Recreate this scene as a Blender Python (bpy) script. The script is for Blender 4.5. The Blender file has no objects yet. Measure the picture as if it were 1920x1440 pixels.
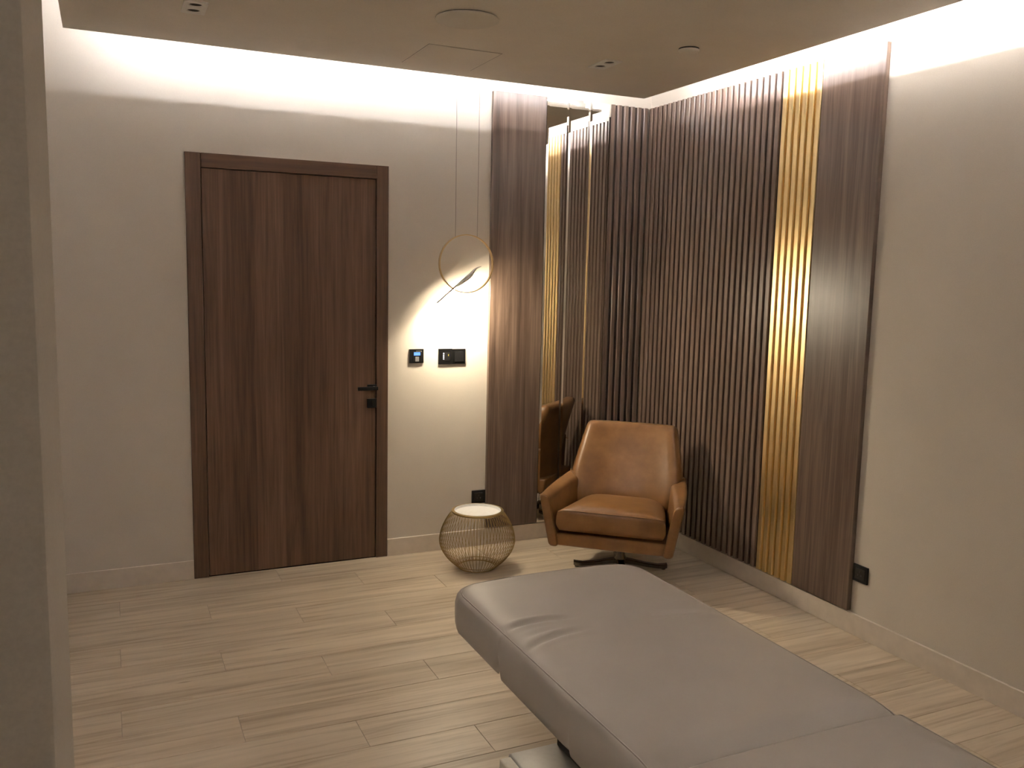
import bpy, bmesh, math, random
from mathutils import Vector, Matrix
random.seed(7)
C = bpy.context.scene.collection
sc = bpy.context.scene

# ------------------------------------------------------------------ camera, world, exposure
F_PX, YAW, PITCH, ROLL = 1647.75, 0.4351, -0.1245, 0.0218
CAM = Vector((-3.1222, -4.7555, 1.6311))
fw = Vector((math.sin(YAW) * math.cos(PITCH), math.cos(YAW) * math.cos(PITCH), math.sin(PITCH)))
rt = Vector((math.cos(YAW), -math.sin(YAW), 0))
up = rt.cross(fw)
r2 = rt * math.cos(ROLL) + up * math.sin(ROLL)
u2 = -rt * math.sin(ROLL) + up * math.cos(ROLL)
cd = bpy.data.cameras.new('camera')
cam = bpy.data.objects.new('camera', cd)
C.objects.link(cam)
cam.matrix_world = Matrix(((r2.x, u2.x, -fw.x, CAM.x), (r2.y, u2.y, -fw.y, CAM.y), (r2.z, u2.z, -fw.z, CAM.z), (0, 0, 0, 1)))
cd.sensor_fit = 'HORIZONTAL'
cd.sensor_width = 36
cd.lens = F_PX * 36 / 1920
cd.clip_start = 0.02
sc.camera = cam

w = bpy.data.worlds.new('world')
sc.world = w
w.use_nodes = True
w.node_tree.nodes['Background'].inputs[0].default_value = (0, 0, 0, 1)
w.node_tree.nodes['Background'].inputs[1].default_value = 0

vs = sc.view_settings
vs.view_transform = 'Standard'
vs.look = 'None'
vs.gamma = 1
vs.use_curve_mapping = False
vs.exposure = 1.25

LED_BACK, LED_RIGHT, LED_LEFT, LED_FRONT_FILL = 185.0, 320.0, 1500.0, 100.0   # cove strips (neutral white); the front one is added, unseen fill
LED_COL = (0.98, 0.97, 1.02)
PENDANT_STRENGTH = 1050.0      # warm strip under the bird of the pendant
PENDANT_COL = (1.0, 0.86, 0.64)

# ------------------------------------------------------------------ material helpers
def nodes_of(name):
    m = bpy.data.materials.new(name)
    m.use_nodes = True
    nt = m.node_tree
    return m, nt, nt.nodes['Principled BSDF']

def N(nt, kind, **kw):
    n = nt.nodes.new(kind)
    for k, v in kw.items():
        if k.startswith('i_'):
            n.inputs[int(k[2:])].default_value = v
        else:
            setattr(n, k, v)
    return n

def ramp(nt, fac, stops):
    r = nt.nodes.new('ShaderNodeValToRGB')
    el = r.color_ramp.elements
    el[0].position, el[0].color = stops[0][0], (*stops[0][1], 1)
    el[1].position, el[1].color = stops[-1][0], (*stops[-1][1], 1)
    for p, c in stops[1:-1]:
        e = el.new(p)
        e.color = (*c, 1)
    nt.links.new(fac, r.inputs[0])
    return r.outputs[0]

def coords(nt, scale, rand=True):
    tc = nt.nodes.new('ShaderNodeTexCoord')
    src = tc.outputs['Object']
    if rand:
        oi = nt.nodes.new('ShaderNodeObjectInfo')
        mul = N(nt, 'ShaderNodeVectorMath', operation='SCALE')
        cmb = nt.nodes.new('ShaderNodeCombineXYZ')
        for i in range(3):
            nt.links.new(oi.outputs['Random'], cmb.inputs[i])
        nt.links.new(cmb.outputs[0], mul.inputs[0])
        mul.inputs[3].default_value = 37.0
        add = N(nt, 'ShaderNodeVectorMath', operation='ADD')
        nt.links.new(src, add.inputs[0])
        nt.links.new(mul.outputs[0], add.inputs[1])
        src = add.outputs[0]
    mp = nt.nodes.new('ShaderNodeMapping')
    mp.inputs['Scale'].default_value = scale
    nt.links.new(src, mp.inputs[0])
    return mp.outputs[0]

def noise(nt, vec, scale, detail=4, rough=0.55, dist=0.0):
    n = nt.nodes.new('ShaderNodeTexNoise')
    n.inputs['Scale'].default_value = scale
    n.inputs['Detail'].default_value = detail
    n.inputs['Roughness'].default_value = rough
    n.inputs['Distortion'].default_value = dist
    nt.links.new(vec, n.inputs['Vector'])
    return n.outputs['Fac']

def mix(nt, a, b, fac, mode='MIX'):
    m = nt.nodes.new('ShaderNodeMix')
    m.data_type = 'RGBA'
    m.blend_type = mode
    for s, v in ((0, fac), (6, a), (7, b)):
        if hasattr(v, 'is_linked') or hasattr(v, 'links'):
            nt.links.new(v, m.inputs[s])
        elif s == 0:
            m.inputs[0].default_value = v
        else:
            m.inputs[s].default_value = (*v, 1)
    return m.outputs[2]

def bump(nt, bsdf, h, strength, dist=0.002):
    b = nt.nodes.new('ShaderNodeBump')
    b.inputs['Strength'].default_value = strength
    b.inputs['Distance'].default_value = dist
    nt.links.new(h, b.inputs['Height'])
    nt.links.new(b.outputs[0], bsdf.inputs['Normal'])

def plain(name, col, rough=0.5, metal=0.0, spec=0.5, var=0.04, vs_=60):
    m, nt, b = nodes_of(name)
    f = noise(nt, coords(nt, (1, 1, 1), False), vs_, 3)
    c = ramp(nt, f, [(0.3, tuple(x * (1 - var) for x in col)), (0.7, tuple(min(1, x * (1 + var)) for x in col))])
    nt.links.new(c, b.inputs['Base Color'])
    b.inputs['Roughness'].default_value = rough
    b.inputs['Metallic'].default_value = metal
    b.inputs['Specular IOR Level'].default_value = spec
    return m

def paint(name, col, bumpy=0.12, weave=False):
    m, nt, b = nodes_of(name)
    v = coords(nt, (1, 1, 1), False)
    f = noise(nt, v, 3.0, 4)
    g = noise(nt, coords(nt, (1, 1, 1.0), False), 260, 2)
    c1 = ramp(nt, f, [(0.3, tuple(x * 0.97 for x in col)), (0.7, tuple(x * 1.03 for x in col))])
    c2 = mix(nt, c1, ramp(nt, g, [(0.3, (0.93, 0.93, 0.93)), (0.7, (1, 1, 1))]), 1.0, 'MULTIPLY')
    nt.links.new(c2, b.inputs['Base Color'])
    b.inputs['Roughness'].default_value = 0.85
    b.inputs['Specular IOR Level'].default_value = 0.2
    bump(nt, b, g, bumpy, 0.001)
    return m

def wood(name, dark, light, axis='Z', rough=0.36, boards=0.0, spec=0.5):
    m, nt, b = nodes_of(name)
    s_f = {'Z': (95, 95, 2.2), 'X': (2.2, 95, 95)}[axis]
    s_b = {'Z': (22, 22, 0.9), 'X': (0.9, 22, 22)}[axis]
    fine = noise(nt, coords(nt, s_f), 1.0, 6, 0.65)
    band = noise(nt, coords(nt, s_b), 1.0, 5, 0.6, 1.2)
    mid = tuple((a + c) / 2 for a, c in zip(dark, light))
    c1 = ramp(nt, band, [(0.28, dark), (0.5, mid), (0.72, light)])
    c2 = mix(nt, c1, ramp(nt, fine, [(0.30, (0.55, 0.52, 0.5)), (0.62, (1.08, 1.08, 1.08))]), 0.75, 'MULTIPLY')
    if boards:
        tc = nt.nodes.new('ShaderNodeTexCoord')
        sep = nt.nodes.new('ShaderNodeSeparateXYZ')
        nt.links.new(tc.outputs['Object'], sep.inputs[0])
        dv = N(nt, 'ShaderNodeMath', operation='DIVIDE', i_1=boards)
        nt.links.new(sep.outputs[0], dv.inputs[0])
        fl = N(nt, 'ShaderNodeMath', operation='FLOOR')
        nt.links.new(dv.outputs[0], fl.inputs[0])
        wn = N(nt, 'ShaderNodeTexWhiteNoise', noise_dimensions='1D')
        nt.links.new(fl.outputs[0], wn.inputs['W'])
        bc = ramp(nt, wn.outputs['Value'], [(0.0, (0.78, 0.74, 0.72)), (1.0, (1.12, 1.12, 1.12))])
        c2 = mix(nt, c2, bc, 0.8, 'MULTIPLY')
    nt.links.new(c2, b.inputs['Base Color'])
    b.inputs['Roughness'].default_value = rough
    b.inputs['Specular IOR Level'].default_value = spec
    bump(nt, b, fine, 0.12, 0.0006)
    return m

def emit(name, col, strength):
    m = bpy.data.materials.new(name)
    m.use_nodes = True
    nt = m.node_tree
    nt.nodes.remove(nt.nodes['Principled BSDF'])
    e = nt.nodes.new('ShaderNodeEmission')
    e.inputs[0].default_value = (*col, 1)
    e.inputs[1].default_value = strength
    nt.links.new(e.outputs[0], nt.nodes['Material Output'].inputs[0])
    return m

M = {}
M['wall'] = paint('beige_wall_covering', (0.665, 0.605, 0.525))
M['upper'] = paint('white_cove_paint', (0.80, 0.78, 0.75), 0.05)
M['ceil'] = paint('ceiling_paint', (0.87, 0.81, 0.72), 0.04)
M['base'] = plain('baseboard_porcelain', (0.68, 0.60, 0.51), 0.4, var=0.05, vs_=20)
M['walnut'] = wood('walnut_laminate', (0.058, 0.036, 0.026), (0.185, 0.127, 0.094), 'Z', 0.34)
M['slat'] = wood('walnut_slat', (0.125, 0.083, 0.063), (0.205, 0.145, 0.112), 'Z', 0.30)
M['groove'] = plain('walnut_groove', (0.035, 0.021, 0.015), 0.5)
M['door'] = wood('door_walnut', (0.070, 0.037, 0.022), (0.160, 0.092, 0.057), 'Z', 0.45, boards=0.1505, spec=0.3)
M['doorv'] = wood('door_frame_walnut', (0.066, 0.035, 0.021), (0.125, 0.071, 0.044), 'Z', 0.45, spec=0.3)
M['doorh'] = wood('door_head_walnut', (0.066, 0.035, 0.021), (0.125, 0.071, 0.044), 'X', 0.45, spec=0.3)
M['black'] = plain('black_plastic', (0.004, 0.004, 0.004), 0.45, spec=0.25)
M['black2'] = plain('black_gloss', (0.012, 0.012, 0.013), 0.2)
M['gold'] = plain('gold_metal', (0.86, 0.67, 0.36), 0.36, 1.0, var=0.01)
M['goldg'] = plain('gold_groove', (0.62, 0.43, 0.17), 0.42, 1.0)
M['brass'] = plain('brass', (0.62, 0.46, 0.24), 0.3, 1.0)
M['wire'] = plain('wire_brass', (0.42, 0.31, 0.14), 0.38, 0.9)
M['white'] = plain('white_enamel', (0.83, 0.82, 0.80), 0.35)
M['plate'] = plain('fitting_white', (0.90, 0.87, 0.82), 0.5)
M['grille'] = plain('speaker_grille', (0.74, 0.70, 0.62), 0.7, vs_=900, var=0.12)
M['dark'] = plain('dark_recess', (0.03, 0.025, 0.02), 0.7)
M['metal'] = plain('dark_chrome', (0.22, 0.20, 0.18), 0.25, 1.0)
M['steel'] = plain('grey_enamel', (0.60, 0.585, 0.55), 0.3)
M['cream'] = plain('cream_plastic', (0.90, 0.86, 0.74), 0.4)
M['pedestal'] = plain('dark_pedestal', (0.035, 0.028, 0.022), 0.4)
M['thread'] = plain('cable', (0.20, 0.17, 0.13), 0.5)
M['silver'] = plain('silver_button', (0.6, 0.6, 0.6), 0.3, 0.8)
M['lamp'] = emit('pendant_led', PENDANT_COL, PENDANT_STRENGTH)
M['lcd'] = emit('blue_screen', (0.16, 0.36, 0.95), 0.75)
M['icon'] = emit('white_icon', (1, 1, 0.95), 0.9)
M['amber'] = emit('amber_light', (0.9, 0.7, 0.1), 0.5)
M['joint'] = plain('hatch_joint', (0.36, 0.32, 0.27), 0.8)
M['grout'] = plain('grout', (0.36, 0.31, 0.24), 0.8)

def mirror_mat():
    m, nt, b = nodes_of('mirror_glass')
    b.inputs['Base Color'].default_value = (0.80, 0.80, 0.77, 1)
    b.inputs['Metallic'].default_value = 1
    b.inputs['Roughness'].default_value = 0.015
    return m
M['mirror'] = mirror_mat()

def tile_mat():
    m, nt, b = nodes_of('wood_look_porcelain')
    v = coords(nt, (1.6, 34, 1))
    v2 = coords(nt, (0.9, 9, 1))
    f = noise(nt, v, 1.0, 6, 0.62, 0.4)
    g = noise(nt, v2, 1.0, 4, 0.55, 0.8)
    kn = noise(nt, coords(nt, (5, 20, 1)), 1.0, 2, 0.4)
    c = ramp(nt, g, [(0.25, (0.42, 0.335, 0.235)), (0.5, (0.56, 0.465, 0.345)), (0.75, (0.64, 0.545, 0.42))])
    c = mix(nt, c, ramp(nt, f, [(0.28, (0.56, 0.51, 0.44)), (0.5, (0.96, 0.96, 0.95)), (0.7, (1.06, 1.06, 1.06))]), 0.85, 'MULTIPLY')
    c = mix(nt, c, ramp(nt, kn, [(0.205, (0.5, 0.45, 0.4)), (0.26, (1, 1, 1))]), 0.7, 'MULTIPLY')
    oi = nt.nodes.new('ShaderNodeObjectInfo')
    c = mix(nt, c, ramp(nt, oi.outputs['Random'], [(0, (0.92, 0.92, 0.92)), (1, (1.04, 1.03, 1.02))]), 1.0, 'MULTIPLY')
    nt.links.new(c, b.inputs['Base Color'])
    b.inputs['Roughness'].default_value = 0.38
    b.inputs['Specular IOR Level'].default_value = 0.45
    bump(nt, b, f, 0.10, 0.001)
    return m
M['tile'] = tile_mat()

def leather_mat():
    m, nt, b = nodes_of('tan_leather')
    v = coords(nt, (1, 1, 1), False)
    f = noise(nt, v, 9, 5, 0.6)
    g = noise(nt, v, 420, 3, 0.5)
    c = ramp(nt, f, [(0.3, (0.135, 0.061, 0.019)), (0.5, (0.170, 0.080, 0.026)), (0.7, (0.205, 0.101, 0.036))])
    nt.links.new(c, b.inputs['Base Color'])
    b.inputs['Roughness'].default_value = 0.36
    b.inputs['Specular IOR Level'].default_value = 0.4
    bump(nt, b, g, 0.12, 0.001)
    return m
M['leather'] = leather_mat()
M['seam'] = plain('leather_seam', (0.22, 0.10, 0.035), 0.5)

def vinyl_mat():
    m, nt, b = nodes_of('taupe_vinyl')
    v = coords(nt, (1, 1, 1), False)
    f = noise(nt, v, 4, 3)
    g = noise(nt, v, 700, 2)
    c = ramp(nt, f, [(0.3, (0.345, 0.310, 0.272)), (0.7, (0.372, 0.336, 0.296))])
    nt.links.new(c, b.inputs['Base Color'])
    b.inputs['Roughness'].default_value = 0.42
    b.inputs['Specular IOR Level'].default_value = 0.45
    bump(nt, b, g, 0.10, 0.0008)
    return m
M['vinyl'] = vinyl_mat()

# ------------------------------------------------------------------ mesh helpers
def link(name, me, mat=None, parent=None, loc=(0, 0, 0), smooth=None):
    o = bpy.data.objects.new(name, me)
    C.objects.link(o)
    o.location = loc
    if mat is not None and len(me.materials) == 0:
        me.materials.append(mat)
    if parent is not None:
        o.parent = parent
    if smooth is not None:
        me.shade_smooth() if smooth == 180 else me.set_sharp_from_angle(angle=math.radians(smooth))
        if smooth != 180:
            for p in me.polygons:
                p.use_smooth = True
    return o

def obj(name, bm, mat, parent=None, loc=(0, 0, 0), smooth=None):
    bmesh.ops.recalc_face_normals(bm, faces=bm.faces)
    me = bpy.data.meshes.new(name)
    bm.to_mesh(me)
    bm.free()
    return link(name, me, mat, parent, loc, smooth)

def hexa(c, bev=0.0, seg=2, bm=None):
    """c: 8 corners, bottom ring then top ring."""
    bm2 = bmesh.new()
    v = [bm2.verts.new(p) for p in c]
    for f in ((0, 1, 2, 3), (4, 5, 6, 7), (0, 1, 5, 4), (1, 2, 6, 5), (2, 3, 7, 6), (3, 0, 4, 7)):
        bm2.faces.new([v[i] for i in f])
    bmesh.ops.recalc_face_normals(bm2, faces=bm2.faces)
    if bev:
        bmesh.ops.bevel(bm2, geom=list(bm2.edges), offset=bev, segments=seg, profile=0.5, affect='EDGES')
    if bm is None:
        return bm2
    me = bpy.data.meshes.new('tmp')
    bm2.to_mesh(me)
    bm2.free()
    bm.from_mesh(me)
    bpy.data.meshes.remove(me)
    return bm

def box(x0, x1, y0, y1, z0, z1, bev=0.0, seg=2, bm=None):
    return hexa([(x0, y0, z0), (x1, y0, z0), (x1, y1, z0), (x0, y1, z0),
                 (x0, y0, z1), (x1, y0, z1), (x1, y1, z1), (x0, y1, z1)], bev, seg, bm)

def tube(pts, r, n=8, closed=False, bm=None, radii=None):
    bm = bm or bmesh.new()
    P = [Vector(p) for p in pts]
    rings = []
    prev = None
    for i, p in enumerate(P):
        if closed:
            t = P[(i + 1) % len(P)] - P[i - 1]
        else:
            t = P[min(i + 1, len(P) - 1)] - P[max(i - 1, 0)]
        t.normalize()
        if prev is None:
            a = Vector((0, 0, 1)) if abs(t.z) < 0.9 else Vector((1, 0, 0))
            nrm = (a - t * a.dot(t)).normalized()
        else:
            nrm = (prev - t * prev.dot(t)).normalized()
        prev = nrm
        bi = t.cross(nrm)
        rr = radii[i] if radii else r
        rings.append([bm.verts.new(p + (nrm * math.cos(2 * math.pi * k / n) + bi * math.sin(2 * math.pi * k / n)) * rr) for k in range(n)])
    m = len(rings)
    for i in range(m if closed else m - 1):
        a, b = rings[i], rings[(i + 1) % m]
        for k in range(n):
            bm.faces.new((a[k], a[(k + 1) % n], b[(k + 1) % n], b[k]))
    if not closed:
        bm.faces.new(rings[0])
        bm.faces.new(rings[-1])
    return bm

def lathe(prof, n=48, closed=False, bm=None):
    """prof: (r, z) pairs about the z axis."""
    bm = bm or bmesh.new()
    rings = []
    for r, z in prof:
        if r < 1e-6:
            rings.append([bm.verts.new((0, 0, z))])
        else:
            rings.append([bm.verts.new((r * math.cos(2 * math.pi * k / n), r * math.sin(2 * math.pi * k / n), z)) for k in range(n)])
    m = len(rings)
    for i in range(m if closed else m - 1):
        a, b = rings[i], rings[(i + 1) % m]
        for k in range(n):
            q = [a[k % len(a)], a[(k + 1) % len(a)], b[(k + 1) % len(b)], b[k % len(b)]]
            u = []
            for x in q:
                if x not in u:
                    u.append(x)
            if len(u) > 2:
                bm.faces.new(u)
    return bm

def loft(rings, cap=True, bm=None):
    bm = bm or bmesh.new()
    R = [[bm.verts.new(p) for p in r] for r in rings]
    n = len(R[0])
    for i in range(len(R) - 1):
        for k in range(n):
            bm.faces.new((R[i][k], R[i][(k + 1) % n], R[i + 1][(k + 1) % n], R[i + 1][k]))
    if cap:
        bm.faces.new(R[0])
        bm.faces.new(R[-1])
    return bm

def thing(name, label, cat, loc=(0, 0, 0), rotz=0, group=None):
    o = bpy.data.objects.new(name, None)
    C.objects.link(o)
    o.empty_display_size = 0.1
    o.location = loc
    o.rotation_euler = (0, 0, rotz)
    o['label'] = label
    o['category'] = cat
    if group:
        o['group'] = group
    return o

def tag(o, label, cat, group=None):
    o['label'] = label
    o['category'] = cat
    if group:
        o['group'] = group
    return o

def struct(o):
    o['kind'] = 'structure'
    return o

def structure(name):
    o = bpy.data.objects.new(name, None)
    C.objects.link(o)
    o['kind'] = 'structure'
    return o

# ------------------------------------------------------------------ room shell
XL, YF = -3.50, -5.60           # left wall, wall behind the camera
ZT = 2.95                       # upper ceiling
ZC, ZCT = 2.660, 2.673          # dropped ceiling
GB, GR, GL = 0.273, 0.230, 0.252  # gaps to the back, right and left walls
DX0, DX1, DZ = -2.7371, -1.6871, 2.2

bm = box(XL - 0.12, DX0, 0, 0.12, 0, ZT)
box(DX1, 0.12, 0.0, 0.12, 0, ZT, bm=bm)
box(DX0, DX1, 0, 0.12, DZ, ZT, bm=bm)
struct(obj('wall_back', bm, M['wall']))
struct(obj('wall_right', box(0, 0.12, YF, 0, 0, ZT), M['wall']))
struct(obj('wall_left', box(XL - 0.12, XL, YF, 0, 0, ZT), M['wall']))
struct(obj('wall_front', box(XL - 0.12, 0.12, YF - 0.12, YF, 0, ZT), M['wall']))
# stub of wall standing close on the left of the camera
struct(obj('wall_near', box(XL, -3.162, -4.11, -3.875, 0, ZC, 0.004, 2), M['wall'], smooth=40))
struct(obj('ceiling', box(XL - 0.12, 0.12, YF - 0.12, 0.12, ZT, ZT + 0.1), M['upper']))
struct(obj('ceiling', box(XL + GL, -GR, YF + 0.25, -GB, ZC, ZCT), M['ceil']))

# upstand boards that close the cove behind the strips
SB = 0.075
struct(obj('trim_1', box(XL + GL + SB, -GR - SB, -GB - SB - 0.012, -GB - SB, ZCT, ZT), M['upper']))
struct(obj('trim_2', box(-GR - SB - 0.012, -GR - SB, YF + 0.25 + SB, -GB - SB - 0.012, ZCT, ZT), M['upper']))
struct(obj('trim_3', box(XL + GL + SB, XL + GL + SB + 0.012, YF + 0.25 + SB, -GB - SB - 0.012, ZCT, ZT), M['upper']))

struct(obj('trim_4', box(XL + GL + SB, -GR - SB, YF + 0.25 + SB, YF + 0.262 + SB, ZCT, ZT), M['upper']))

# baseboards
def baseboard(name, *b):
    return struct(obj(name, box(*b, bev=0.0015, seg=1), M['base']))
baseboard('baseboard_back', XL, DX0 - 0.001, -0.012, 0, 0, 0.1)
baseboard('baseboard_back', DX1 + 0.001, -0.0125, -0.012, 0, 0, 0.1)
baseboard('baseboard_right', -0.012, 0, YF, 0, 0, 0.1)
baseboard('baseboard_left', XL, XL + 0.012, -3.874, -0.0125, 0, 0.1)

# floor of wood-look porcelain planks
floor = struct(obj('floor', box(XL, 0, YF, 0, -0.08, -0.0022), M['grout']))
TW, TL_ = 0.195, 1.17
k = -1
while True:
    ya = -0.02 - TW * k
    yb = ya - TW
    if ya < YF:
        break
    y1, y0 = min(ya, 0.0), max(yb, YF)
    off = (-2.32 + 0.388 * k) % TL_
    x = -5 * TL_ + off
    while x < 0:
        x0, x1 = max(x, XL), min(x + TL_, 0.0)
        x += TL_
        if x1 - x0 < 0.02 or y1 - y0 < 0.005:
            continue
        g = 0.0009
        hx, hy = (x1 - x0) / 2 - g, (y1 - y0) / 2 - g
        t = 0.0012
        bm = hexa([(-hx, -hy, -0.009), (hx, -hy, -0.009), (hx, hy, -0.009), (-hx, hy, -0.009),
                   (-hx, -hy, -t), (hx, -hy, -t), (hx, hy, -t), (-hx, hy, -t)])
        tp = [bm.verts.new(p) for p in ((-hx + t, -hy + t, 0), (hx - t, -hy + t, 0), (hx - t, hy - t, 0), (-hx + t, hy - t, 0))]
        bm.verts.ensure_lookup_table()
        old = [f for f in bm.faces if all(abs(v.co.z + t) < 1e-6 for v in f.verts)]
        lo = [bm.verts[i] for i in (4, 5, 6, 7)]
        for f in old:
            bm.faces.remove(f)
        bm.faces.new(tp)
        for i in range(4):
            bm.faces.new((lo[i], lo[(i + 1) % 4], tp[(i + 1) % 4], tp[i]))
        obj('floor_tile', bm, M['tile'], floor, ((x0 + x1) / 2, (y0 + y1) / 2, 0))
    k += 1

# ------------------------------------------------------------------ cove light strips
def led(label, p0, p1, h, out, power):
    """strip from p0 to p1 (x, y), its centre h above the dropped ceiling, shining along out."""
    a, b = Vector((*p0, 0)), Vector((*p1, 0))
    o = Vector((*out, 0))
    t = thing('cove_light_strip', label, 'light', (*((a + b) / 2).to_2d(), ZCT), 0, 'light strips hidden above the ceiling edge')
    c = (a + b) / 2
    a, b = a - c, b - c
    q = 0.0014
    ft = [a - o * 0.004, b - o * 0.004, b + o * 0.004, a + o * 0.004]
    obj('channel', hexa([v + Vector((0, 0, 0.0003)) for v in ft] + [v + Vector((0, 0, h - q)) for v in ft]), M['plate'], t)
    d2 = [a - o * 0.003, b - o * 0.003, b + o * 0.003, a + o * 0.003]
    obj('diffuser', hexa([v + Vector((0, 0, z)) for z in (h - q, h + q) for v in d2]), emit('cove_led', LED_COL, power), t)
ST = 0.03
led('white light strip above the ceiling edge along the door wall', (-3.12, -GB - ST), (-0.40, -GB - ST), 0.0225, (0, 1), LED_BACK)
led('white light strip above the ceiling edge along the ribbed right wall', (-GR - ST, -5.3), (-GR - ST, -0.60), 0.0185, (1, 0), LED_RIGHT)
led('white light strip above the ceiling edge along the left wall', (XL + GL + ST, -2.0), (XL + GL + ST, -3.8), 0.0185, (-1, 0), LED_LEFT)
led('added unseen white fill strip above the ceiling edge along the wall behind the camera', (XL + 0.6, YF + 0.25 + ST), (-0.6, YF + 0.25 + ST), 0.0225, (0, -1), LED_FRONT_FILL)  # added out of view as fill to brighten the room

# ------------------------------------------------------------------ door
door = structure('door_1')
LX0, LX1, LZ = -2.6597, -1.7565, 2.1259
fr = obj('door_frame', box(DX0, LX0 - 0.003, -0.012, 0.10, 0, DZ, 0.0015, 1), M['doorv'], door)
obj('frame_post', box(LX1 + 0.003, DX1, -0.012, 0.10, 0, DZ, 0.0015, 1), M['doorv'], fr)
obj('frame_head', box(LX0 - 0.002, LX1 + 0.002, -0.012, 0.10, LZ + 0.003, DZ, 0.0015, 1), M['doorh'], fr)
obj('frame_stop', box(LX0 - 0.01, LX1 + 0.01, 0.05, 0.09, 0, LZ + 0.01), M['dark'], fr)
leaf = obj('door_leaf', box(LX0, LX1, -0.004, 0.040, 0.005, LZ, 0.0015, 1), M['door'], door)
HX = -1.805
hd = bmesh.new()
box(HX - 0.0, HX + 0.056, -0.012, -0.004, 0.972, 1.002, 0.001, 1, bm=hd)
obj('handle_rose', hd, M['black'], leaf)
hd = bmesh.new()
tube([(HX + 0.036, -0.011, 0.985), (HX + 0.036, -0.055, 0.985)], 0.008, 12, bm=hd)
box(HX - 0.066, HX + 0.048, -0.062, -0.048, 0.975, 0.995, 0.002, 2, bm=hd)
obj('door_handle', hd, M['black'], leaf, smooth=40)
obj('key_rose', box(HX, HX + 0.054, -0.012, -0.004, 0.870, 0.922, 0.001, 1), M['black'], leaf)
obj('keyhole', box(HX + 0.024, HX + 0.031, -0.0135, -0.0115, 0.883, 0.908, 0.001, 1), M['black2'], leaf)

# ------------------------------------------------------------------ wall panels and mirror
TH = 0.025
ZB, ZP = 0.109, 2.6612
PITCH_S = 0.0475
SW = 0.0305

def slat_mesh(wid, dep, h, ax, c=0.0035):
    """one slat; ax 'y' = stands out along -y (back wall), 'x' = along -x (right wall). Origin bottom centre of the back."""
    prof = [(-wid / 2, 0), (wid / 2, 0), (wid / 2, -dep + c), (wid / 2 - c * 0.8, -dep), (-wid / 2 + c * 0.8, -dep), (-wid / 2, -dep + c)]
    b = bmesh.new()
    if ax == 'y':
        loft([[(u, v, z) for u, v in prof] for z in (0, h)], bm=b)
    else:
        loft([[(v, u, z) for u, v in prof] for z in (0, h)], bm=b)
    bmesh.ops.recalc_face_normals(b, faces=b.faces)
    me = bpy.data.meshes.new('slat')
    b.to_mesh(me)
    b.free()
    return me

BK = 0.012
H = ZP - ZB
# smooth walnut board beside the pendant
obj_ = obj('walnut_panel', box(-1.077, -0.7375, -TH, -0.0004, ZB, ZP, 0.001, 1), M['walnut'])
tag(obj_, 'tall flat walnut wall panel between the pendant lamp and the mirror', 'panel')

# mirror strips
mx = [-0.737, -0.5905, -0.4455, -0.303]
mlab = ['tall narrow mirror strip next to the flat walnut panel', 'middle one of the three tall narrow mirror strips',
        'tall narrow mirror strip next to the ribbed panel in the corner']
for i in range(3):
    x0, x1 = mx[i] + 0.0006, mx[i + 1] - 0.0006
    hw, b_ = (x1 - x0) / 2, 0.013
    t = thing('mirror_strip', mlab[i], 'mirror', ((x0 + x1) / 2, 0, ZB), 0, 'narrow mirror strips')
    obj('backing_board', box(-hw, hw, -0.024, -0.0004, 0, H), M['groove'], t)
    y0, y1, y2 = -0.024, -0.0282, -0.0295
    obj('mirror_glass', loft([[(-hw, y0, 0), (hw, y0, 0), (hw, y0, H), (-hw, y0, H)],
                              [(-hw, y1, 0), (hw, y1, 0), (hw, y1, H), (-hw, y1, H)],
                              [(-hw + b_, y2, b_), (hw - b_, y2, b_), (hw - b_, y2, H - b_), (-hw + b_, y2, H - b_)]]), M['mirror'], t)

# slatted walnut panel on the back wall, by the corner
t = thing('slatted_panel', 'narrow ribbed walnut panel on the back wall between mirror and corner', 'panel', (-0.302, 0, ZB))
obj('backing_board', box(0, 0.302 - TH - 0.0008, -BK, -0.0008, 0, H), M['groove'], t)
sm = slat_mesh(SW, TH - BK, H, 'y', 0.0058)
for i in range(6):
    link('slat', sm, M['slat'], t, (0.0175 + 0.0468 * i, -BK - 0.0002, 0))

# slatted walnut panel on the right wall
YG0, YG1, YP1 = -1.203, -1.4805, -1.8505
t = thing('slatted_panel', 'wide ribbed walnut panel on the right wall behind the armchair', 'panel', (0, YG0, ZB))
obj('backing_board', box(-BK, -0.0004, 0.0005, -YG0 - 0.0005, 0, H), M['groove'], t)
sm2 = slat_mesh(SW, TH - BK, H, 'x')
for i in range(25):
    link('slat', sm2, M['slat'], t, (-BK, 0.0085 + SW / 2 + PITCH_S * i, 0))

# gold ribbed panel
t = thing('slatted_panel', 'ribbed gold metal wall panel on the right wall', 'panel', (0, YG1, ZB))
obj('backing_board', box(-BK, -0.0004, 0.0005, YG0 - YG1 - 0.0005, 0, H), M['goldg'], t)
sm3 = slat_mesh(0.0295, TH - BK, H, 'x')
for i in range(6):
    link('slat', sm3, M['gold'], t, (-BK, 0.0065 + 0.0295 / 2 + 0.0463 * i, 0))

tag(obj('walnut_panel', box(-TH, -0.0004, YP1, YG1 - 0.001, ZB, ZP, 0.001, 1), M['walnut']),
    'tall flat walnut wall panel beside the gold ribs on the right wall', 'panel')

# ------------------------------------------------------------------ ceiling fittings
def on_ceiling(x, y):
    return (x, y, ZC)

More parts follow.
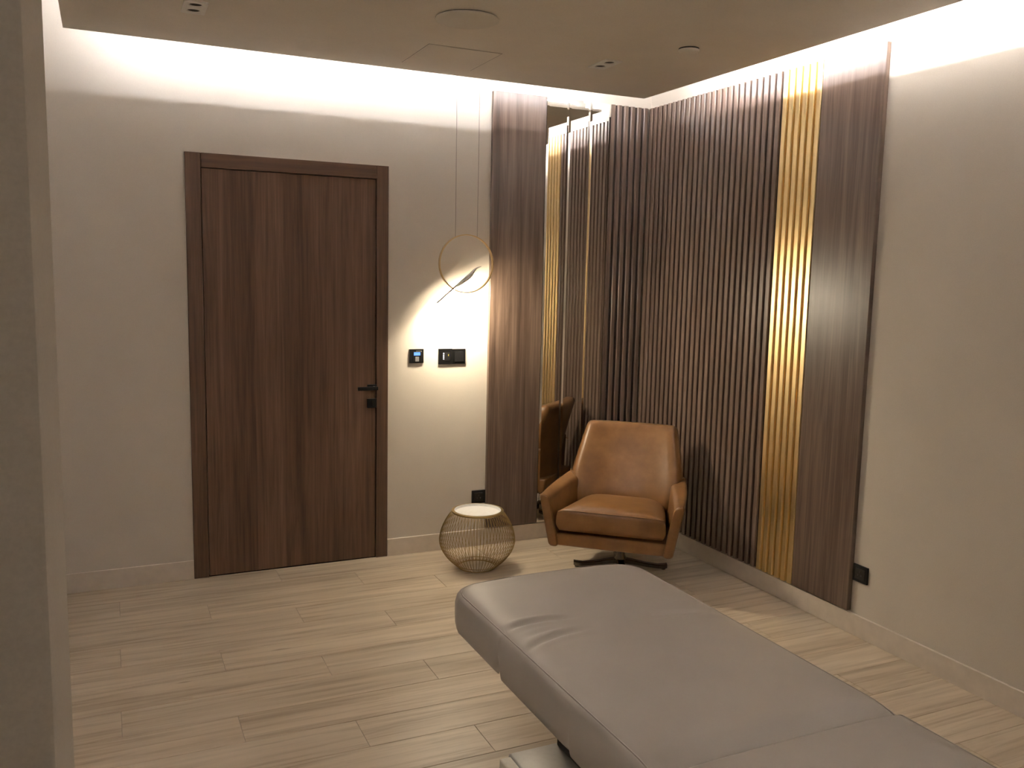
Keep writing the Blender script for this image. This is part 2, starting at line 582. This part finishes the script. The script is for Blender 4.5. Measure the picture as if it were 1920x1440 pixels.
t = thing('ceiling_speaker', 'large round flush grey ceiling speaker above the door side', 'speaker', on_ceiling(-1.741, -1.275))
obj('grille', lathe([(0, -0.010), (0.110, -0.010), (0.126, -0.009), (0.130, -0.007), (0.130, -0.003)], 64), M['grille'], t, smooth=40)
obj('painted_rim_shadow', lathe([(0.127, -0.003), (0.127, 0)], 64), M['dark'], t)  # dark colour stands in for the shadow round the grille rim
obj('badge', lathe([(0, -0.0108), (0.0035, -0.0108), (0.0035, -0.0098)], 16), M['white'], t)

t = thing('access_hatch', 'flush square ceiling access hatch with thin joint lines near the door wall', 'hatch', on_ceiling(-1.563, -0.62))
obj('hatch_door', box(-0.179, 0.179, -0.197, 0.197, -0.0022, 0, 0.0006, 1), M['ceil'], t)
b = bmesh.new()
for x0, x1, y0, y1 in ((-0.1835, -0.1795, -0.2015, 0.2015), (0.1795, 0.1835, -0.2015, 0.2015), (-0.1795, 0.1795, -0.2015, -0.1975), (-0.1795, 0.1795, 0.1975, 0.2015)):
    box(x0, x1, y0, y1, -0.0008, 0, bm=b)
obj('joint', b, M['joint'], t)

def downlight(label, x, y):
    t = thing('downlight', label, 'light', on_ceiling(x, y), 0, 'twin ceiling downlights')
    # plate with two round openings
    b = bmesh.new()
    hw, hl, n = 0.045, 0.088, 24
    z = -0.006
    for cy in (-0.043, 0.043):
        q0, q1 = (-hl, 0) if cy < 0 else (0, hl)
        inner = [b.verts.new((0.027 * math.cos(a), cy + 0.027 * math.sin(a), z)) for a in (2 * math.pi * k / n for k in range(n))]
        outer = []
        for k in range(n):
            a = 2 * math.pi * k / n
            dx, dy = math.cos(a), math.sin(a)
            s = min(hw / abs(dx) if abs(dx) > 1e-6 else 9, ((q1 - cy) if dy > 0 else (cy - q0)) / abs(dy) if abs(dy) > 1e-6 else 9)
            outer.append(b.verts.new((dx * s, cy + dy * s, z)))
        for k in range(n):
            b.faces.new((inner[k], inner[(k + 1) % n], outer[(k + 1) % n], outer[k]))
        # corners of the square that the radial cut misses
        for sx in (-1, 1):
            for qy in (q0, q1):
                cv = b.verts.new((sx * hw, qy, z))
                near = sorted(outer, key=lambda v: (v.co - cv.co).length)[:2]
                try:
                    b.faces.new((cv, near[0], near[1]))
                except ValueError:
                    pass
        ring2 = [b.verts.new((v.co.x * 0.9, cy + (v.co.y - cy) * 0.9, -0.0012)) for v in inner]
        for k in range(n):
            b.faces.new((inner[k], inner[(k + 1) % n], ring2[(k + 1) % n], ring2[k]))
    for s in (-1, 1):
        for q in (((s * hw, -hl), (s * hw, hl)), ((-hw, s * hl), (hw, s * hl))):
            (ax, ay), (bx_, by_) = q
            b.faces.new([b.verts.new(p) for p in ((ax, ay, z), (bx_, by_, z), (bx_, by_, 0), (ax, ay, 0))])
    obj('plate', b, M['plate'], t)
    for cy in (-0.043, 0.043):
        obj('lamp_cup', lathe([(0.0, -0.0006), (0.016, -0.0009), (0.0262, -0.0012)], 24), M['dark'], t, (0, cy, 0))
downlight('unlit white twin downlight in the ceiling above the door', -2.757, -0.892)
downlight('unlit white twin downlight in the ceiling near the corner', -0.864, -0.893)

t = thing('smoke_detector', 'small round white smoke detector on the ceiling near the ribbed wall', 'detector', on_ceiling(-0.683, -1.328))
obj('collar', lathe([(0.046, 0), (0.046, -0.006)], 40), M['dark'], t)
obj('body', lathe([(0.047, -0.006), (0.047, -0.011), (0.043, -0.016), (0.03, -0.019), (0, -0.020)], 40), M['ceil'], t, smooth=40)

# ------------------------------------------------------------------ wall devices
t = thing('thermostat', 'small square black thermostat with blue screen between door and pendant', 'thermostat', (-1.518, 0, 1.156))
obj('housing', box(-0.042, 0.042, -0.011, 0, -0.040, 0.040, 0.002, 2), M['black'], t)
obj('face', box(-0.024, 0.030, -0.014, -0.011, -0.032, 0.026, 0.001, 1), M['black2'], t)
obj('screen', box(-0.018, 0.020, -0.0152, -0.0138, 0.004, 0.022), M['lcd'], t)
obj('top_bar', box(-0.004, 0.030, -0.0122, -0.0108, 0.0275, 0.0305), M['silver'], t)
obj('button', box(-0.010, 0.012, -0.017, -0.0138, -0.030, -0.004, 0.001, 1), M['silver'], t)

t = thing('switch_plate', 'double black switch plate with white icons below the pendant', 'switch', (-1.302, 0, 1.151))
obj('cover', box(-0.0835, 0.001, -0.010, 0, -0.046, 0.044, 0.002, 2), M['black'], t)
obj('cover', box(0.0015, 0.0835, -0.009, 0, -0.046, 0.042, 0.002, 2), M['black'], t)
obj('rocker', box(0.014, 0.072, -0.0125, -0.009, -0.032, 0.026, 0.001, 1), M['black2'], t)
obj('key_pad', box(-0.048, -0.014, -0.0115, -0.010, -0.026, 0.022, 0.0005, 1), M['black2'], t)
ic = lathe([(0, 0.0005), (0.004, 0.0005), (0.004, 0)], 12)
bmesh.ops.rotate(ic, verts=ic.verts, cent=(0, 0, 0), matrix=Matrix.Rotation(math.pi / 2, 3, 'X'))
bmesh.ops.recalc_face_normals(ic, faces=ic.faces)
icm = bpy.data.meshes.new('icon')
ic.to_mesh(icm)
for k in range(4):
    o = link('icon', icm, M['icon'], t, (-0.053, -0.0102, 0.017 - k * 0.0105))
obj('indicator', box(-0.026, -0.022, -0.0122, -0.0113, 0.002, 0.012), M['amber'], t)

def outlet(label, loc, rz):
    t = thing('power_outlet', label, 'outlet', loc, rz, 'black power outlets')
    obj('cover', box(-0.043, 0.043, -0.010, 0, -0.040, 0.040, 0.002, 2), M['black'], t)
    obj('socket_well', box(-0.028, 0.028, -0.012, -0.010, -0.027, 0.027, 0.001, 1), M['black2'], t)
    b = bmesh.new()
    for x, z in ((-0.010, -0.006), (0.010, -0.006), (0.0, 0.010)):
        box(x - 0.003, x + 0.003, -0.0126, -0.0118, z - 0.004, z + 0.004, bm=b)
    obj('pin_slots', b, M['groove'], t)
outlet('black power outlet behind the wire table at the edge of the flat panel', (-1.1205, 0, 0.300), 0)
outlet('black power outlet low on the right wall beside the flat walnut panel', (0, -1.897, 0.297), -math.pi / 2)

# ------------------------------------------------------------------ pendant lamp
LY = -0.17
LC = Vector((-1.287, LY, 1.6815))
t = thing('pendant_lamp', 'thin gold ring pendant lamp with a glowing bird perched across it', 'lamp', LC)
def toL(x, z):
    return Vector((x + 1.267, 0, z - 1.682))
Rr = 0.161
ring = lathe([(Rr + 0.001, -0.009), (Rr + 0.001, 0.009), (Rr - 0.005, 0.009), (Rr - 0.005, -0.009)], 96, True)
bmesh.ops.rotate(ring, verts=ring.verts, cent=(0, 0, 0), matrix=Matrix.Rotation(math.pi / 2, 3, 'X'))
obj('ring', ring, M['brass'], t, smooth=40)
for dx in (-0.067, 0.063):
    z0 = math.sqrt(Rr * Rr - dx * dx)
    obj('cable', tube([(dx, 0, z0 - 0.002), (dx * 1.03, 0, ZT - LC.z)], 0.0013, 6), M['thread'], t)
obj('canopy', box(-0.10, 0.10, -0.025, 0.025, ZT - LC.z - 0.03, ZT - LC.z - 0.0005, 0.003, 2), M['white'], t)
obj('perch_peg', tube([(0.005, 0, -Rr + 0.001), (0.005, 0, -Rr + 0.022)], 0.0022, 8), M['brass'], t)
# bird: long thin tail, swelling body, small head with curved beak; upper edge follows a straight slanted line
tail = toL(-1.446, 1.462)
ax_ = (toL(-1.222, 1.653) - tail)
L_ = ax_.length
ax_.normalize()
nr = Vector((ax_.z, 0, -ax_.x))         # towards lower right
secs = [(0.0, 0.003, 0.006), (0.08, 0.004, 0.008), (0.125, 0.005, 0.010), (0.165, 0.010, 0.018), (0.20, 0.018, 0.026),
        (0.235, 0.022, 0.028), (0.262, 0.019, 0.024), (0.285, 0.012, 0.016), (0.30, 0.010, 0.012)]
rings = []
for s, h, wd in secs:
    h, wd = h * 1.25, wd * 1.1
    c0 = tail + ax_ * s + nr * (h / 2)
    rings.append([c0 + nr * (h / 2 * math.cos(a)) + Vector((0, wd / 2 * math.sin(a), 0)) for a in (2 * math.pi * k / 16 for k in range(16))])
for p, h, wd in ((toL(-1.206, 1.664), 0.009, 0.010), (toL(-1.190, 1.669), 0.007, 0.008), (toL(-1.177, 1.6705), 0.003, 0.004)):
    n2 = Vector((0.25, 0, -0.97))
    c0 = p + n2 * (h / 2)
    rings.append([c0 + n2 * (h / 2 * math.cos(a)) + Vector((0, wd / 2 * math.sin(a), 0)) for a in (2 * math.pi * k / 16 for k in range(16))])
bird = obj('bird', loft(rings), M['white'], t, smooth=60)
# light strip under the tail and belly: opaque holder with a glowing lower face
def strip(p, q, wd):
    side = Vector((0, wd / 2, 0))
    d = (q - p).normalized()
    n = Vector((d.z, 0, -d.x))
    c = [p - side, q - side, q + side, p + side]
    hold = obj('light_holder', hexa(c + [v + n * 0.0025 for v in c]), M['white'], bird)
    i_ = side * 0.8
    lo = [p - i_, q - i_, q + i_, p + i_]
    link_ = hexa([v + n * 0.0026 for v in lo] + [v + n * 0.0031 for v in lo])
    obj('light_strip', link_, M['lamp'], bird)
strip(tail + ax_ * 0.008 + nr * 0.005, tail + ax_ * 0.150 + nr * 0.006, 0.014)
strip(tail + ax_ * 0.154 + nr * 0.012, tail + ax_ * 0.240 + nr * 0.0245, 0.018)

# ------------------------------------------------------------------ wire side table
t = thing('wire_side_table', 'barrel shaped brass wire side table with a white tray top', 'table', (-1.275, -0.365, 0), 0.3)
TH_ = 0.327
prof = []
for i in range(17):
    s = i / 16
    z = 0.004 + s * (TH_ - 0.012)
    u = s - 0.50
    r = 0.211 - 0.235 * u * u - 0.02 * u if u > 0 else 0.211 - 0.43 * u * u + 0.0 * u
    prof.append((r, z))
r_bot, r_top = prof[0][0], prof[-1][0]
wm = bpy.data.meshes.new('wire')
b = tube([(r, 0, z) for r, z in prof], 0.0017, 4)
bmesh.ops.recalc_face_normals(b, faces=b.faces)
b.to_mesh(wm)
b.free()
for p in wm.polygons:
    p.use_smooth = True
NW = 66
for k in range(NW):
    o = link('wire', wm, M['wire'], t)
    o.rotation_euler = (0, 0, 2 * math.pi * k / NW)
def circ(r, z, n=64):
    return [(r * math.cos(2 * math.pi * k / n), r * math.sin(2 * math.pi * k / n), z) for k in range(n)]
obj('bottom_ring', tube(circ(r_bot, 0.0035), 0.0035, 8, True), M['wire'], t, smooth=180)
obj('inner_ring', tube(circ(r_bot + 0.012, 0.02), 0.002, 6, True), M['wire'], t, smooth=180)
obj('rim', lathe([(r_top - 0.013, TH_ - 0.010), (r_top + 0.002, TH_ - 0.010), (r_top + 0.003, TH_ - 0.002), (r_top + 0.001, TH_), (r_top - 0.011, TH_), (r_top - 0.013, TH_ - 0.002)], 64, True), M['wire'], t, smooth=40)
obj('tray', lathe([(0, TH_ - 0.013), (r_top - 0.017, TH_ - 0.013), (r_top - 0.0155, TH_ - 0.011), (r_top - 0.0145, TH_ + 0.001), (r_top - 0.0125, TH_ + 0.001), (r_top - 0.0135, TH_ - 0.017), (0, TH_ - 0.018)], 64), M['white'], t, smooth=40)

# ------------------------------------------------------------------ leather swivel armchair (local: x sideways, -y forward)
ch = thing('leather_armchair', 'tan leather swivel armchair on dark metal star base in the corner', 'chair', (-0.526, -0.670, 0), math.atan2(-0.666, 0.746))
def P(lat, f, z):
    return (lat, -f, z)

def soft(o, lv=2):
    m = o.modifiers.new('subdivision', 'SUBSURF')
    m.levels = lv
    m.render_levels = lv
    for p in o.data.polygons:
        p.use_smooth = True
    return o

# seat frame: tapered tub with front rail
sf = bmesh.new()
hexa([P(-0.322, 0.352, 0.200), P(0.322, 0.352, 0.200), P(0.255, -0.25, 0.200), P(-0.255, -0.25, 0.200),
      P(-0.300, 0.350, 0.268), P(0.300, 0.350, 0.268), P(0.245, -0.26, 0.300), P(-0.245, -0.26, 0.300)], 0.012, 3, sf)
obj('seat_frame', sf, M['leather'], ch, smooth=50)

# armrests: lofted front to back, section = rounded quad
def rquad(pts, f, r=0.016, n=4):
    out = []
    m = len(pts)
    for i in range(m):
        a, p, q = Vector(pts[i - 1]), Vector(pts[i]), Vector(pts[(i + 1) % m])
        d0, d1 = (a - p), (q - p)
        rr = min(r, d0.length * 0.45, d1.length * 0.45)
        s, e = p + d0.normalized() * rr, p + d1.normalized() * rr
        for k in range(n + 1):
            u = k / n
            v = (1 - u) ** 2 * s + 2 * u * (1 - u) * p + u * u * e
            out.append((v.x, v.y))
    return out

for s in (-1, 1):
    # (f_bottom, f_top, outer bottom, inner bottom, outer top, inner top, z_bottom, z_top outer, z_top inner)
    st = [(0.357, 0.378, 0.326, 0.277, 0.381, 0.328, 0.198, 0.487, 0.468),
          (0.20, 0.24, 0.318, 0.262, 0.378, 0.308, 0.198, 0.494, 0.480),
          (0.05, 0.08, 0.308, 0.245, 0.366, 0.280, 0.199, 0.502, 0.492),
          (-0.10, -0.08, 0.295, 0.215, 0.344, 0.250, 0.200, 0.512, 0.500),
          (-0.19, -0.19, 0.280, 0.190, 0.325, 0.230, 0.200, 0.512, 0.495)]
    rings = []
    for fb, ft, ob, ib, ot, it, zb, zo, zi in st:
        sec = rquad([(ob, zb), (ot, zo), (it, zi), (ib, zb)], 0, 0.026, 5)
        ring = []
        for x, z in sec:
            u = (z - zb) / (zo - zb)
            ring.append(P(s * x, fb + (ft - fb) * u, z))
        rings.append(ring)
    # rounded front end: shrunken extra ring
    def shrink(ring, k, df):
        cx = sum(p[0] for p in ring) / len(ring)
        cz = sum(p[2] for p in ring) / len(ring)
        out = []
        for p in ring:
            dx, dz = p[0] - cx, p[2] - cz
            L = math.hypot(dx, dz)
            q = max(0, L - k) / L if L else 1
            out.append((cx + dx * q, p[1] - df, cz + dz * q))
        return out
    r0 = rings[0]
    front = [shrink(r0, 0.012, 0.009), shrink(r0, 0.006, 0.0075), shrink(r0, 0.002, 0.004)]
    obj('armrest', loft(front + rings), M['leather'], ch, smooth=60)
    # piping round the front of the arm
    obj('arm_piping', tube([tuple(p) for p in shrink(r0, 0.0, 0.0)], 0.0022, 6, True), M['leather'], ch, smooth=180)

# backrest: stacked rounded sections, bowed forward at the sides
def back_section(z, fc, half, th, bow, zdrop=0.0, n=10):
    pts = []
    def front(u):
        return fc + bow * abs(u) ** 2.6
    r = 0.5
    N_ = 14
    for i in range(N_ + 1):                       # front, left to right
        u = -1 + 2 * i / N_
        pts.append((u * (half - th * 0.32), front(u), z - zdrop * u * u))
    for k in range(1, 5):                          # right edge round
        a = math.pi / 2 * k / 2.5
        pts.append((half - th * 0.32 + th * 0.32 * math.sin(a), front(1) - th * 0.5 * (1 - math.cos(a)), z - zdrop))
    for i in range(N_ + 1):
        u = 1 - 2 * i / N_
        pts.append((u * (half - th * 0.32), front(u) - th * (1 - 0.10 * u * u), z - zdrop * u * u))
    for k in range(4, 0, -1):
        a = math.pi / 2 * k / 2.5
        pts.append((-(half - th * 0.32 + th * 0.32 * math.sin(a)), front(1) - th * 0.5 * (1 - math.cos(a)), z - zdrop))
    return [P(*p) for p in pts]

lev = [(0.205, -0.085, 0.262, 0.17, 0.03), (0.30, -0.065, 0.285, 0.19, 0.05), (0.37, -0.045, 0.305, 0.19, 0.065), (0.44, -0.070, 0.318, 0.175, 0.07),
       (0.50, -0.095, 0.318, 0.16, 0.07), (0.55, -0.118, 0.311, 0.148, 0.062), (0.61, -0.145, 0.299, 0.135, 0.052), (0.67, -0.172, 0.286, 0.122, 0.042),
       (0.72, -0.194, 0.275, 0.110, 0.034), (0.755, -0.209, 0.267, 0.100, 0.028), (0.774, -0.219, 0.260, 0.085, 0.024), (0.785, -0.228, 0.250, 0.062, 0.020), (0.790, -0.237, 0.236, 0.036, 0.018)]
obj('backrest', loft([back_section(z, f, hw, th, bw) for z, f, hw, th, bw in lev]), M['leather'], ch, smooth=70)

# seat cushion: box grid with crown
def cushion():
    b = bmesh.new()
    nx, ny = 20, 18
    def top(u, v):                                  # u -1..1 sideways, v 0 front..1 back
        half = 0.281 - 0.062 * v
        f = 0.366 - 0.44 * v
        z = 0.402 - 0.020 * v + 0.016 * (1 - u ** 4) * (1 - (2 * v - 1) ** 4) - 0.010 * (abs(u) ** 8) + 0.013 * (1 - math.exp(-v / 0.06)) * (1 - abs(u) ** 6)
        f += 0.006 * (1 - u * u) * (1 - v)
        return half * u, f, z
    def edge(u, v, k):
        """k 0..1 down the side"""
        x, f, z = top(u, v)
        bul = 0.010 * math.sin(math.pi * k) ** 0.7
        zz = z + (0.288 - z) * k
        return x, f, zz, bul
    T = [[None] * (ny + 1) for _ in range(nx + 1)]
    for i in range(nx + 1):
        for j in range(ny + 1):
            x, f, z = top(-1 + 2 * i / nx, j / ny)
            T[i][j] = b.verts.new(P(x, f, z))
    for i in range(nx):
        for j in range(ny):
            b.faces.new((T[i][j], T[i + 1][j], T[i + 1][j + 1], T[i][j + 1]))
    loop = [(i, 0) for i in range(nx)] + [(nx, j) for j in range(ny)] + [(i, ny) for i in range(nx, 0, -1)] + [(0, j) for j in range(ny, 0, -1)]
    prev = [T[i][j] for i, j in loop]
    ctr = Vector(P(0, 0.15, 0))
    K = 6
    for k in range(1, K + 1):
        cur = []
        for i, j in loop:
            x, f, z, bul = edge(-1 + 2 * i / nx, j / ny, k / K)
            p = Vector(P(x, f, z))
            d = Vector((p.x - ctr.x, p.y - ctr.y, 0)).normalized()
            inset = 0.012 * max(0, k / K - 0.7) / 0.3
            cur.append(b.verts.new(p + d * (bul - inset)))
        for q in range(len(loop)):
            b.faces.new((prev[q], prev[(q + 1) % len(loop)], cur[(q + 1) % len(loop)], cur[q]))
        prev = cur
    b.faces.new(prev)
    seam = [Vector(P(*top(-1 + 2 * i / nx, 0))) + Vector((0, -0.001, 0)) for i in range(nx + 1)]
    return b, seam
cb, seam = cushion()
cu = obj('seat_cushion', cb, M['leather'], ch, smooth=75)
obj('piping', tube(seam, 0.0028, 6), M['leather'], cu, smooth=180)

# seams where the arms meet the back
for s in (-1, 1):
    pts = [P(s * 0.327, -0.205, 0.47), P(s * 0.330, -0.14, 0.512), P(s * 0.318, -0.07, 0.519), P(s * 0.280, -0.052, 0.512), P(s * 0.250, -0.045, 0.500), P(s * 0.238, -0.035, 0.46), P(s * 0.228, -0.02, 0.40)]
    obj('seam', tube(pts, 0.0030, 6), M['leather'], ch, smooth=180)

# swivel base
obj('column', lathe([(0.0, 0.04), (0.036, 0.04), (0.034, 0.06), (0.024, 0.075), (0.024, 0.195), (0.06, 0.198), (0.06, 0.2015), (0, 0.2015)], 32), M['metal'], ch, smooth=40)
def star_leg(a):
    b = bmesh.new()
    prof_ = [(0.0, 0.034, 0.060, 0.024), (0.06, 0.028, 0.052, 0.022), (0.14, 0.016, 0.036, 0.020), (0.21, 0.008, 0.027, 0.019), (0.245, 0.006, 0.030, 0.020), (0.262, 0.012, 0.033, 0.018)]
    d = Vector((math.cos(a), math.sin(a), 0))
    n_ = Vector((-d.y, d.x, 0))
    rings = []
    for r, z0, z1, hw in prof_:
        c0 = d * r
        rings.append([c0 + n_ * (-hw) + Vector((0, 0, z0)), c0 + n_ * hw + Vector((0, 0, z0)),
                      c0 + n_ * hw + Vector((0, 0, z1 - 0.004)), c0 + n_ * (hw - 0.006) + Vector((0, 0, z1)),
                      c0 - n_ * (hw - 0.006) + Vector((0, 0, z1)), c0 + n_ * (-hw) + Vector((0, 0, z1 - 0.004))])
    loft(rings, bm=b)
    return b
A0 = math.atan2(0.062, 0.242)
for k in range(4):
    a = A0 + math.pi / 2 * k
    lg = obj('base_leg', star_leg(a), M['metal'], ch, smooth=30)
    g_ = lathe([(0, 0), (0.012, 0), (0.012, 0.007), (0, 0.007)], 16)
    obj('glide', g_, M['black'], lg, (0.243 * math.cos(a), 0.243 * math.sin(a), 0))

# ------------------------------------------------------------------ treatment bed
BX = -1.745
bed = thing('treatment_bed', 'taupe upholstered treatment bed on a central pedestal in the foreground', 'bed', (BX, -3.05, 0))
Y0 = -3.05
def gauss(d, s):
    return math.exp(-(d / s) ** 2)

WR = [  # soft creases: polyline (world x, y), depth, width
    ([(-2.108, -2.525), (-2.06, -2.510), (-2.02, -2.503), (-1.95, -2.505), (-1.86, -2.525)], 0.0066, 0.012),
    ([(-2.108, -2.675), (-2.04, -2.640), (-1.96, -2.618), (-1.86, -2.612)], 0.0056, 0.012),
    ([(-2.06, -2.592), (-2.00, -2.576), (-1.94, -2.574)], 0.0020, 0.010),
    ([(-1.66, -2.600), (-1.51, -2.618), (-1.385, -2.630)], 0.0036, 0.018)]
CR = -3.312                                        # hinge line across the cover
def wrinkle(x, y):
    d_ = 0
    if -2.8 < y < -2.4:
        for pl, dep, wd in WR:
            best, tt = 9, 0
            tot = len(pl) - 1
            for i in range(tot):
                ax, ay = pl[i]
                bx_, by_ = pl[i + 1]
                L2 = (bx_ - ax) ** 2 + (by_ - ay) ** 2
                u = max(0, min(1, ((x - ax) * (bx_ - ax) + (y - ay) * (by_ - ay)) / L2))
                dd = math.hypot(x - ax - u * (bx_ - ax), y - ay - u * (by_ - ay))
                if dd < best:
                    best, tt = dd, (i + u) / tot
            s_ = math.sin(math.pi * min(1, max(0.0, tt))) ** 0.7
            d_ += s_ * dep * (-gauss(best, wd) + 0.6 * gauss(best - 2.0 * wd, wd * 1.1))
    dy = y - CR
    d_ -= 0.013 * gauss(dy, 0.012) + 0.021 * (gauss(dy - 0.010, 0.036) if dy > 0 else gauss(-dy + 0.004, 0.012))
    return d_

def mattress():
    YFAR, YNEAR, HW, RC, BOW = -2.105, -4.05, 0.366, 0.085, 0.030
    ZS, ZBOT = 0.588, 0.452
    def yfar(x, ins):
        hw = HW - ins
        y = YFAR - ins + BOW * (1 - (x / hw) ** 2)
        e = abs(x) - (hw - RC)
        if e > 0:
            y -= RC - math.sqrt(max(0, RC * RC - e * e))
        return y
    INS = 0.016
    us = []
    nu = 44
    for i in range(nu + 1):
        q = -1 + 2 * i / nu
        us.append(math.sin(q * math.pi / 2) * 0.55 + q * 0.45)
    ys = []
    y = YNEAR + INS
    while y < YFAR - 0.06:
        ys.append(y)
        if -2.72 < y < -2.46:
            y += 0.006
        elif abs(y + 2.945) < 0.04:
            y += 0.005
        elif abs(y - CR) < 0.07:
            y += 0.006
        else:
            y += 0.03 if y > -3.4 else 0.045
    nv = len(ys)
    vmax = (YFAR - INS) - (YNEAR + INS)
    vs_ = [(y - YNEAR - INS) / vmax for y in ys] + [1 - q for q in (0.028, 0.022, 0.017, 0.012, 0.008, 0.005, 0.0025, 0.001, 0.0)]
    def pos(u, v, ins):
        x = u * (HW - ins)
        y0 = YNEAR + ins
        return x, y0 + v * (yfar(x, ins) - y0)
    def ztop(x, y):
        d = max(0, min(HW - INS - abs(x), yfar(x, INS) - y, y - YNEAR - INS))
        return ZS + 0.009 * (1 - math.exp(-d / 0.022)) + 0.008 * (1 - math.exp(-d / 0.15)) + wrinkle(BX + x, y) * min(1, 0.35 + d / 0.05)
    b = bmesh.new()
    G = []
    for v in vs_:
        row = []
        for u in us:
            x, y = pos(u, v, INS)
            row.append(b.verts.new((x, y - Y0, ztop(x, y))))
        G.append(row)
    R_, C_ = len(vs_), len(us)
    for i in range(R_ - 1):
        for j in range(C_ - 1):
            b.faces.new((G[i][j], G[i][j + 1], G[i + 1][j + 1], G[i + 1][j]))
    loop = [(i, 0) for i in range(R_)] + [(R_ - 1, j) for j in range(1, C_)] + [(i, C_ - 1) for i in range(R_ - 2, -1, -1)] + [(0, j) for j in range(C_ - 2, 0, -1)]
    prev = [G[i][j] for i, j in loop]
    def zbot(y):
        z = ZBOT - (0.010 if y < -2.53 else 0.0) - (0.012 if y < -2.95 else 0)
        for yn in (-2.522, -2.945):
            z += 0.048 * gauss(y - yn, 0.0085)
        return z
    seam = [v.co + Vector((0, 0, 0.0005)) for v in prev]
    for ins, k_ in ((0.009, 0.02), (0.004, 0.09), (0.0, 0.25), (0.0, 0.5), (0.001, 0.75), (0.005, 0.92), (0.016, 1.0)):
        cur = []
        for i, j in loop:
            x, y = pos(us[j], vs_[i], ins)
            zt = ZS + wrinkle(BX + x, y) * 0.3
            zb = zbot(y)
            cur.append(b.verts.new((x, y - Y0, zt + (zb - zt) * k_)))
        n_ = len(loop)
        for q in range(n_):
            b.faces.new((prev[q], prev[(q + 1) % n_], cur[(q + 1) % n_], cur[q]))
        prev = cur
    b.faces.new(prev)
    o = obj('mattress', b, M['vinyl'], bed, smooth=80)
    keep = [seam[0]]
    for p in seam[1:]:
        if (p - keep[-1]).length > 0.003:
            keep.append(p)
    obj('seam_piping', tube(keep, 0.0020, 6, True), M['vinyl'], o, smooth=180)
mattress()
obj('support_board', box(-0.25, 0.25, -0.95, 0.70, 0.405, 0.425, 0.004, 2), M['pedestal'], bed)
obj('pedestal', box(-0.058, 0.17, 0.10, 0.72, 0.078, 0.418, 0.006, 2), M['pedestal'], bed)
bp = obj('base_plate', hexa([(-0.235, -0.72, 0.02), (0.235, -0.72, 0.02), (0.235, 0.745, 0.02), (-0.235, 0.745, 0.02),
                             (-0.225, -0.71, 0.078), (0.225, -0.71, 0.078), (0.225, 0.735, 0.078), (-0.225, 0.735, 0.078)], 0.006, 2), M['steel'], bed, smooth=40)
for sx in (-1, 1):
    for sy in (-0.69, 0.690):
        xx = sx * 0.252
        obj('foot_cap', box(xx - 0.020, xx + 0.020, sy - 0.075, sy + 0.018, 0.0, 0.084, 0.005, 2), M['cream'], bp)
